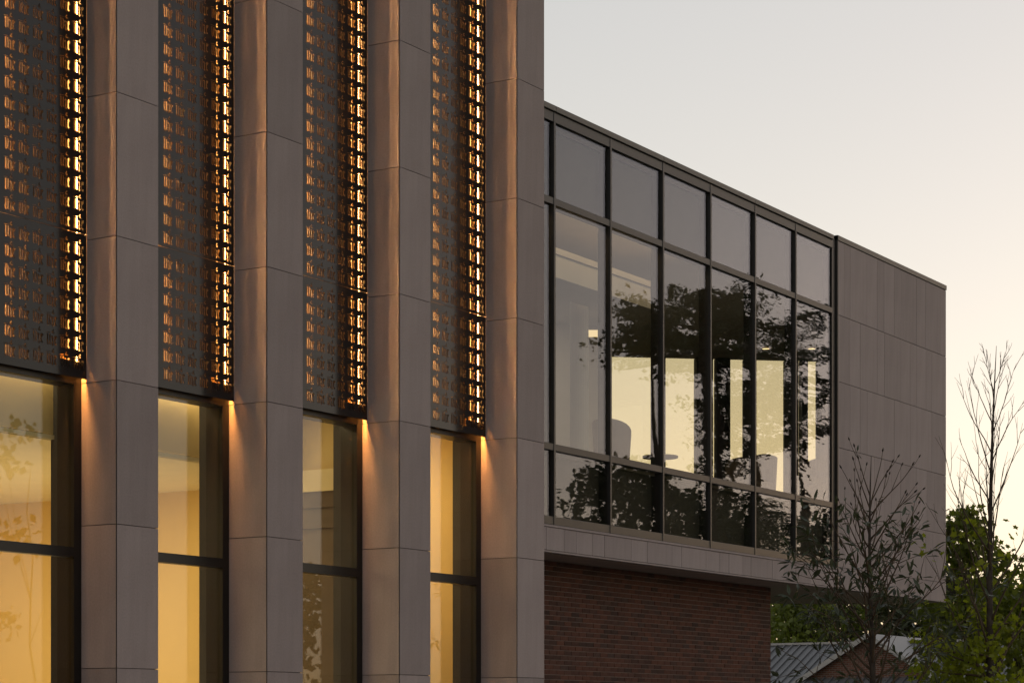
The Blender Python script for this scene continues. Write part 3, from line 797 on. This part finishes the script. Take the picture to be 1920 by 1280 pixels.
# --- bare-topped tree with broad leaves low down, right edge
def bare_tree():
    rng = random.Random(5); Z = 30.0; bx, by = fromZ(1855, Z)
    t = empty('half_bare_tree', (bx, by, 0), label='tall tree with bare thin upper twigs and bright green low leaves, right of the wing', cat='tree')
    H = 6.72; tk = MB()
    pts = [Vector((bx + 0.03 * math.sin(z * 0.9), by, z)) + Vector((SA, -CA, 0)) * (0.012 * max(0, z - 3) ** 1.6) for z in [H * k / 20 for k in range(21)]]
    tk.tube(pts, [0.074 * (1 - k / 20) ** 0.95 + 0.003 for k in range(21)], 9); tk.build('trunk', M['bark'], t, True)
    br = MB(); V = []; F = []
    def at(z):
        i = min(19, int(z / H * 20)); return pts[i].lerp(pts[i + 1], z / H * 20 - i)
    def leaves(p, dens, sz, spread):
        for _ in range(dens):
            q = p + Vector((rng.gauss(0, spread), rng.gauss(0, spread), rng.gauss(0, spread * .7)))
            leaf_maple(V, F, q, (rv(rng) + Vector((0, 0, -0.6))).normalized(), rv(rng), sz * rng.uniform(.7, 1.25), 0)
    N = 32
    for i in range(N):
        z = 2.0 + 4.2 * i / (N - 1); f = (z - 2.0) / 4.4
        az = i * 2.4 + rng.uniform(-.3, .3); el = R(48 + 22 * f + rng.uniform(-8, 8))
        L = (1.75 * (1 - f) ** 0.6 + 0.35) * rng.uniform(.7, 1.08)
        d = Vector((math.cos(az) * math.cos(el), math.sin(az) * math.cos(el), math.sin(el)))
        P, rad = limb(rng, at(z), d, L, 0.016 * (1 - f) + 0.005, 0.0018, 9, 0.05, 0.06); br.tube(P, rad, 5)
        for j in (3, 4, 5, 6, 7, 8):
            if rng.random() < 0.75:
                dd = rot_about((P[j] - P[j - 1]).normalized(), rv(rng), R(rng.uniform(20, 42)))
                Q, rr = limb(rng, P[j], dd, L * rng.uniform(.18, .42), 0.0045, 0.0016, 6, 0.06, 0.06); br.tube(Q, rr, 4)
                if rng.random() < 0.6:
                    d3 = rot_about((Q[4] - Q[3]).normalized(), rv(rng), R(30)); S, r3 = limb(rng, Q[3], d3, L * .14, 0.003, 0.0014, 4, 0.05, 0.05); br.tube(S, r3, 4)
                if P[j].z < 3.6: leaves(Q[-1], 4, 0.11, 0.09)
    for z in (4.02, 4.2, 4.35): leaves(at(z) + Vector((-SA, CA, 0)) * rng.uniform(0.08, 0.22), 6, 0.12, 0.06)
    # low leafy limbs
    for i in range(34):
        z = rng.uniform(0.8, 3.0); az = rng.uniform(0, 6.283); el = R(rng.uniform(2, 30))
        L = rng.uniform(0.6, 1.15) * (1.0 if z < 2.5 else 0.65)
        d = Vector((math.cos(az) * math.cos(el), math.sin(az) * math.cos(el), math.sin(el)))
        P, rad = limb(rng, at(z), d, L, 0.022, 0.004, 8, 0.01, 0.08); br.tube(P, rad, 5)
        for j in range(2, 9):
            leaves(P[j], 9, 0.10, 0.13)
    br.build('branches', M['twig'], t, True); o = wloc(t)
    mesh_obj('foliage', [(v[0] - o.x, v[1] - o.y, v[2]) for v in V], F, M['maple'], t)
bare_tree()

# --- leafy trees: a trunk, limbs and a crown of leaf clumps
def leafy(name, label, group, bx, by, H, crown, nclump, nleaf, sz, mat, seed, maple=False, trunk_r=0.12, clump_r=0.42, zlow=0.35, flat=1.0, kind='tree'):
    rng = random.Random(seed)
    t = empty(name, (bx, by, 0), label=label, cat=kind, group=group)
    tk = MB(); pts = [Vector((bx + rng.gauss(0, .04) * k, by + rng.gauss(0, .04) * k, H * 0.9 * k / 8)) for k in range(9)]
    tk.tube(pts, [trunk_r * (1 - k / 9.5) for k in range(9)], 8); tk.build('trunk', M['bark'], t, True)
    V = []; F = []; br = MB()
    for i in range(nclump):
        f = rng.random() ** 0.8
        z = H * (zlow + (1 - zlow) * f)
        rmax = crown * math.sqrt(max(0.02, 1 - (2 * f - 0.75) ** 2 / 1.6))
        rr = rmax * math.sqrt(rng.random()); az = rng.uniform(0, 6.283)
        c = Vector((bx + rr * math.cos(az), by + rr * math.sin(az), z))
        if i % 2 == 0:
            s = pts[max(1, min(8, int(z / H * 8 * 0.8)))]
            P, rad = limb(rng, s, c - s + Vector((0, 0, .01)), (c - s).length, trunk_r * .3, trunk_r * .07, 5, 0.0, 0.04); br.tube(P, rad, 5)
        cr = clump_r * rng.uniform(0.6, 1.25)
        for _ in range(nleaf):
            q = c + Vector((rng.gauss(0, cr * .55), rng.gauss(0, cr * .55), rng.gauss(0, cr * .4 * flat)))
            if q.z > H * 1.03: continue
            l = sz * rng.uniform(.6, 1.3)
            (leaf_maple if maple else leaf_quad)(V, F, q, rv(rng) + Vector((0, 0, -0.3)), rv(rng), l, l * .7)
    br.build('branches', M['bark'], t, True); o = wloc(t)
    mesh_obj('crown', [(v[0] - o.x, v[1] - o.y, v[2]) for v in V], F, mat, t)
x, y = fromZ(1812, 46.0)
leafy('maple_tree', 'broad leaved tree rising just behind the bottom right corner of the stone end wall', None, x, y, 6.0, 1.15, 85, 42, 0.16, M['maple2'], 31, True, 0.06, 0.34, 0.3)
x, y = fromZ(1905, 33.0)
leafy('maple_tree', 'broad leaved tree cut off by the right edge of the photo, under the glow', None, x, y, 3.7, 1.0, 60, 44, 0.13, M['maple2'], 32, True, 0.06, 0.30, 0.25)
# tree belt beyond: each its own crown
belt = [(1455, 118, 9.0, 'far', 'olive green tree in the belt, leftmost, against the brick corner'),
        (1510, 112, 8.6, 'far', 'olive green tree in the belt, above the seamed roof'),
        (1570, 116, 9.2, 'far', 'olive tree in the belt behind the leaves of the slim young tree'),
        (1640, 120, 9.0, 'far2', 'dark tree in the belt directly behind the gable peak'),
        (1705, 114, 9.4, 'far2', 'dark tree in the belt below the stone corner'),
        (1765, 118, 9.6, 'far2', 'dark tree in the belt just right of the stone corner'),
        (1830, 116, 9.0, 'far2', 'dark tree in the belt left of the half bare trunk'),
        (1890, 119, 8.4, 'far2', 'dark tree in the belt below the orange glow, rightmost'),
        (1955, 115, 9.0, 'far2', 'dark tree in the belt at the right frame edge')]
for i, (u, Z, H, mt, lb) in enumerate(belt):
    x, y = fromZ(u, Z)
    leafy('belt_tree', lb, 'trees beyond the house', x, y, H, 2.3, 110, 46, 0.30, M[mt], 60 + i, False, 0.16, 0.85, 0.12)

# --- trees across the forecourt, seen as reflections in the glass
def mirror_pt(u, D, plane):
    yv = plane + D; x = onY(u, yv); return x, 2 * plane - yv, x * CA + yv * SA
def pine(label, u, D, vtop, crown, seed, tr=0.22, vlow=880, plane=YG, lay=13):
    rng = random.Random(seed); x, y, Z = mirror_pt(u, D, plane)
    H = 1.6 + (1355 - vtop) / F_ * Z; zl = 1.6 + (1355 - vlow) / F_ * Z
    t = empty('pine_tree', (x, y, 0), label=label, cat='tree', group='trees across the forecourt')
    tk = MB(); pts = [Vector((x + 0.15 * math.sin(k * .9 + seed), y + 0.1 * math.cos(k), H * k / 10)) for k in range(11)]
    tk.tube(pts, [tr * (1 - k / 11.5) for k in range(11)], 9); tk.build('trunk', M['bark'], t, True)
    br = MB(); V = []; F = []
    for i in range(lay):
        f = (i + rng.uniform(-.2, .2)) / (lay - 1); z = zl + (H - zl) * max(0, f)
        for _ in range(rng.choice((2, 3, 4))):
            az = rng.uniform(0, 6.283); L = crown * (1.0 - 0.45 * f) * rng.uniform(.5, 1.1)
            k = min(10, max(0, z / H * 10)); s = pts[int(min(9, k))].lerp(pts[int(min(9, k)) + 1], k - int(min(9, k)))
            P, rad = limb(rng, s, Vector((math.cos(az), math.sin(az), rng.uniform(-.08, .16))), L, tr * .28, 0.015, 7, 0.015, 0.10); br.tube(P, rad, 5)
            for j in range(2, 8):
                if rng.random() < .5:
                    c = P[j] + Vector((0, 0, .1)); cr = 0.32 * rng.uniform(.5, 1.2)
                    for _ in range(28):
                        q = c + Vector((rng.gauss(0, cr * .8), rng.gauss(0, cr * .8), rng.gauss(0, cr * .2)))
                        l = rng.uniform(.1, .22); leaf_quad(V, F, q, rv(rng), rv(rng), l, l * .5)
    br.build('branches', M['bark'], t, True); o = wloc(t)
    mesh_obj('crown', [(v[0] - o.x, v[1] - o.y, v[2]) for v in V], F, M['pine'], t)
pine('tall dark pine mirrored in the third and fourth tall panes of the wing', 1330, 12, 560, 2.5, 1, 0.32, 690)
pine('tall dark pine mirrored in the fifth tall pane of the wing', 1407, 13, 590, 2.2, 2, 0.30, 850)
pine('dark pine mirrored in the last tall pane beside the jamb', 1497, 14, 600, 2.2, 3, 0.28, 820)
pine('slim dark pine mirrored between the second and third bright far windows', 1358, 15, 640, 1.3, 7, 0.2, 900)
pine('shorter dark pine mirrored in the pane left of the tallest pine', 1228, 11, 600, 1.5, 4, 0.16, 680)
low = [(1118, 12, 872, 0.95, 'small leafy tree mirrored in the lower left pane of the wing', 17), (1195, 12, 868, 1.5, 'leafy tree mirrored in the low pane under the round table', 60),
       (1270, 13, 930, 2.0, 'dense leafy tree mirrored at the foot of the tallest pine', 60), (1350, 13, 925, 2.0, 'dense leafy tree mirrored in the low pane under the two chairs', 60),
       (1430, 14, 960, 2.2, 'dense leafy tree mirrored in the low pane under the widest bright window', 60), (1520, 14, 955, 2.2, 'dense leafy tree mirrored in the last low pane of the wing', 60)]
for i, (u, D, vt, cr, lb, ncl) in enumerate(low):
    x, y, Z = mirror_pt(u, D, YG); H = 1.6 + (1355 - vt) / F_ * Z
    leafy('leafy_tree', lb, 'trees across the forecourt', x, y, H, cr, ncl, 45, 0.2, M['pine'], 90 + i, False, 0.13, 0.5, 0.45)
for i, (u, D, vt, cr, lb, pl, ncl) in enumerate(((40, 12, 800, 0.9, 'sparse leafy tree mirrored faintly in the leftmost yellow window', 12.95, 6), (585, 12, 1075, 0.5, 'small leafy tree mirrored in the lower pane of the darkest tall window', 12.38, 24))):
    x, y, Z = mirror_pt(u, D, pl); H = 1.6 + (1355 - vt) / F_ * Z
    leafy('leafy_tree', lb, 'trees across the forecourt', x, y, H, cr, ncl, 32, 0.17, M['pine'], 120 + i, False, 0.03, 0.3, 0.4)
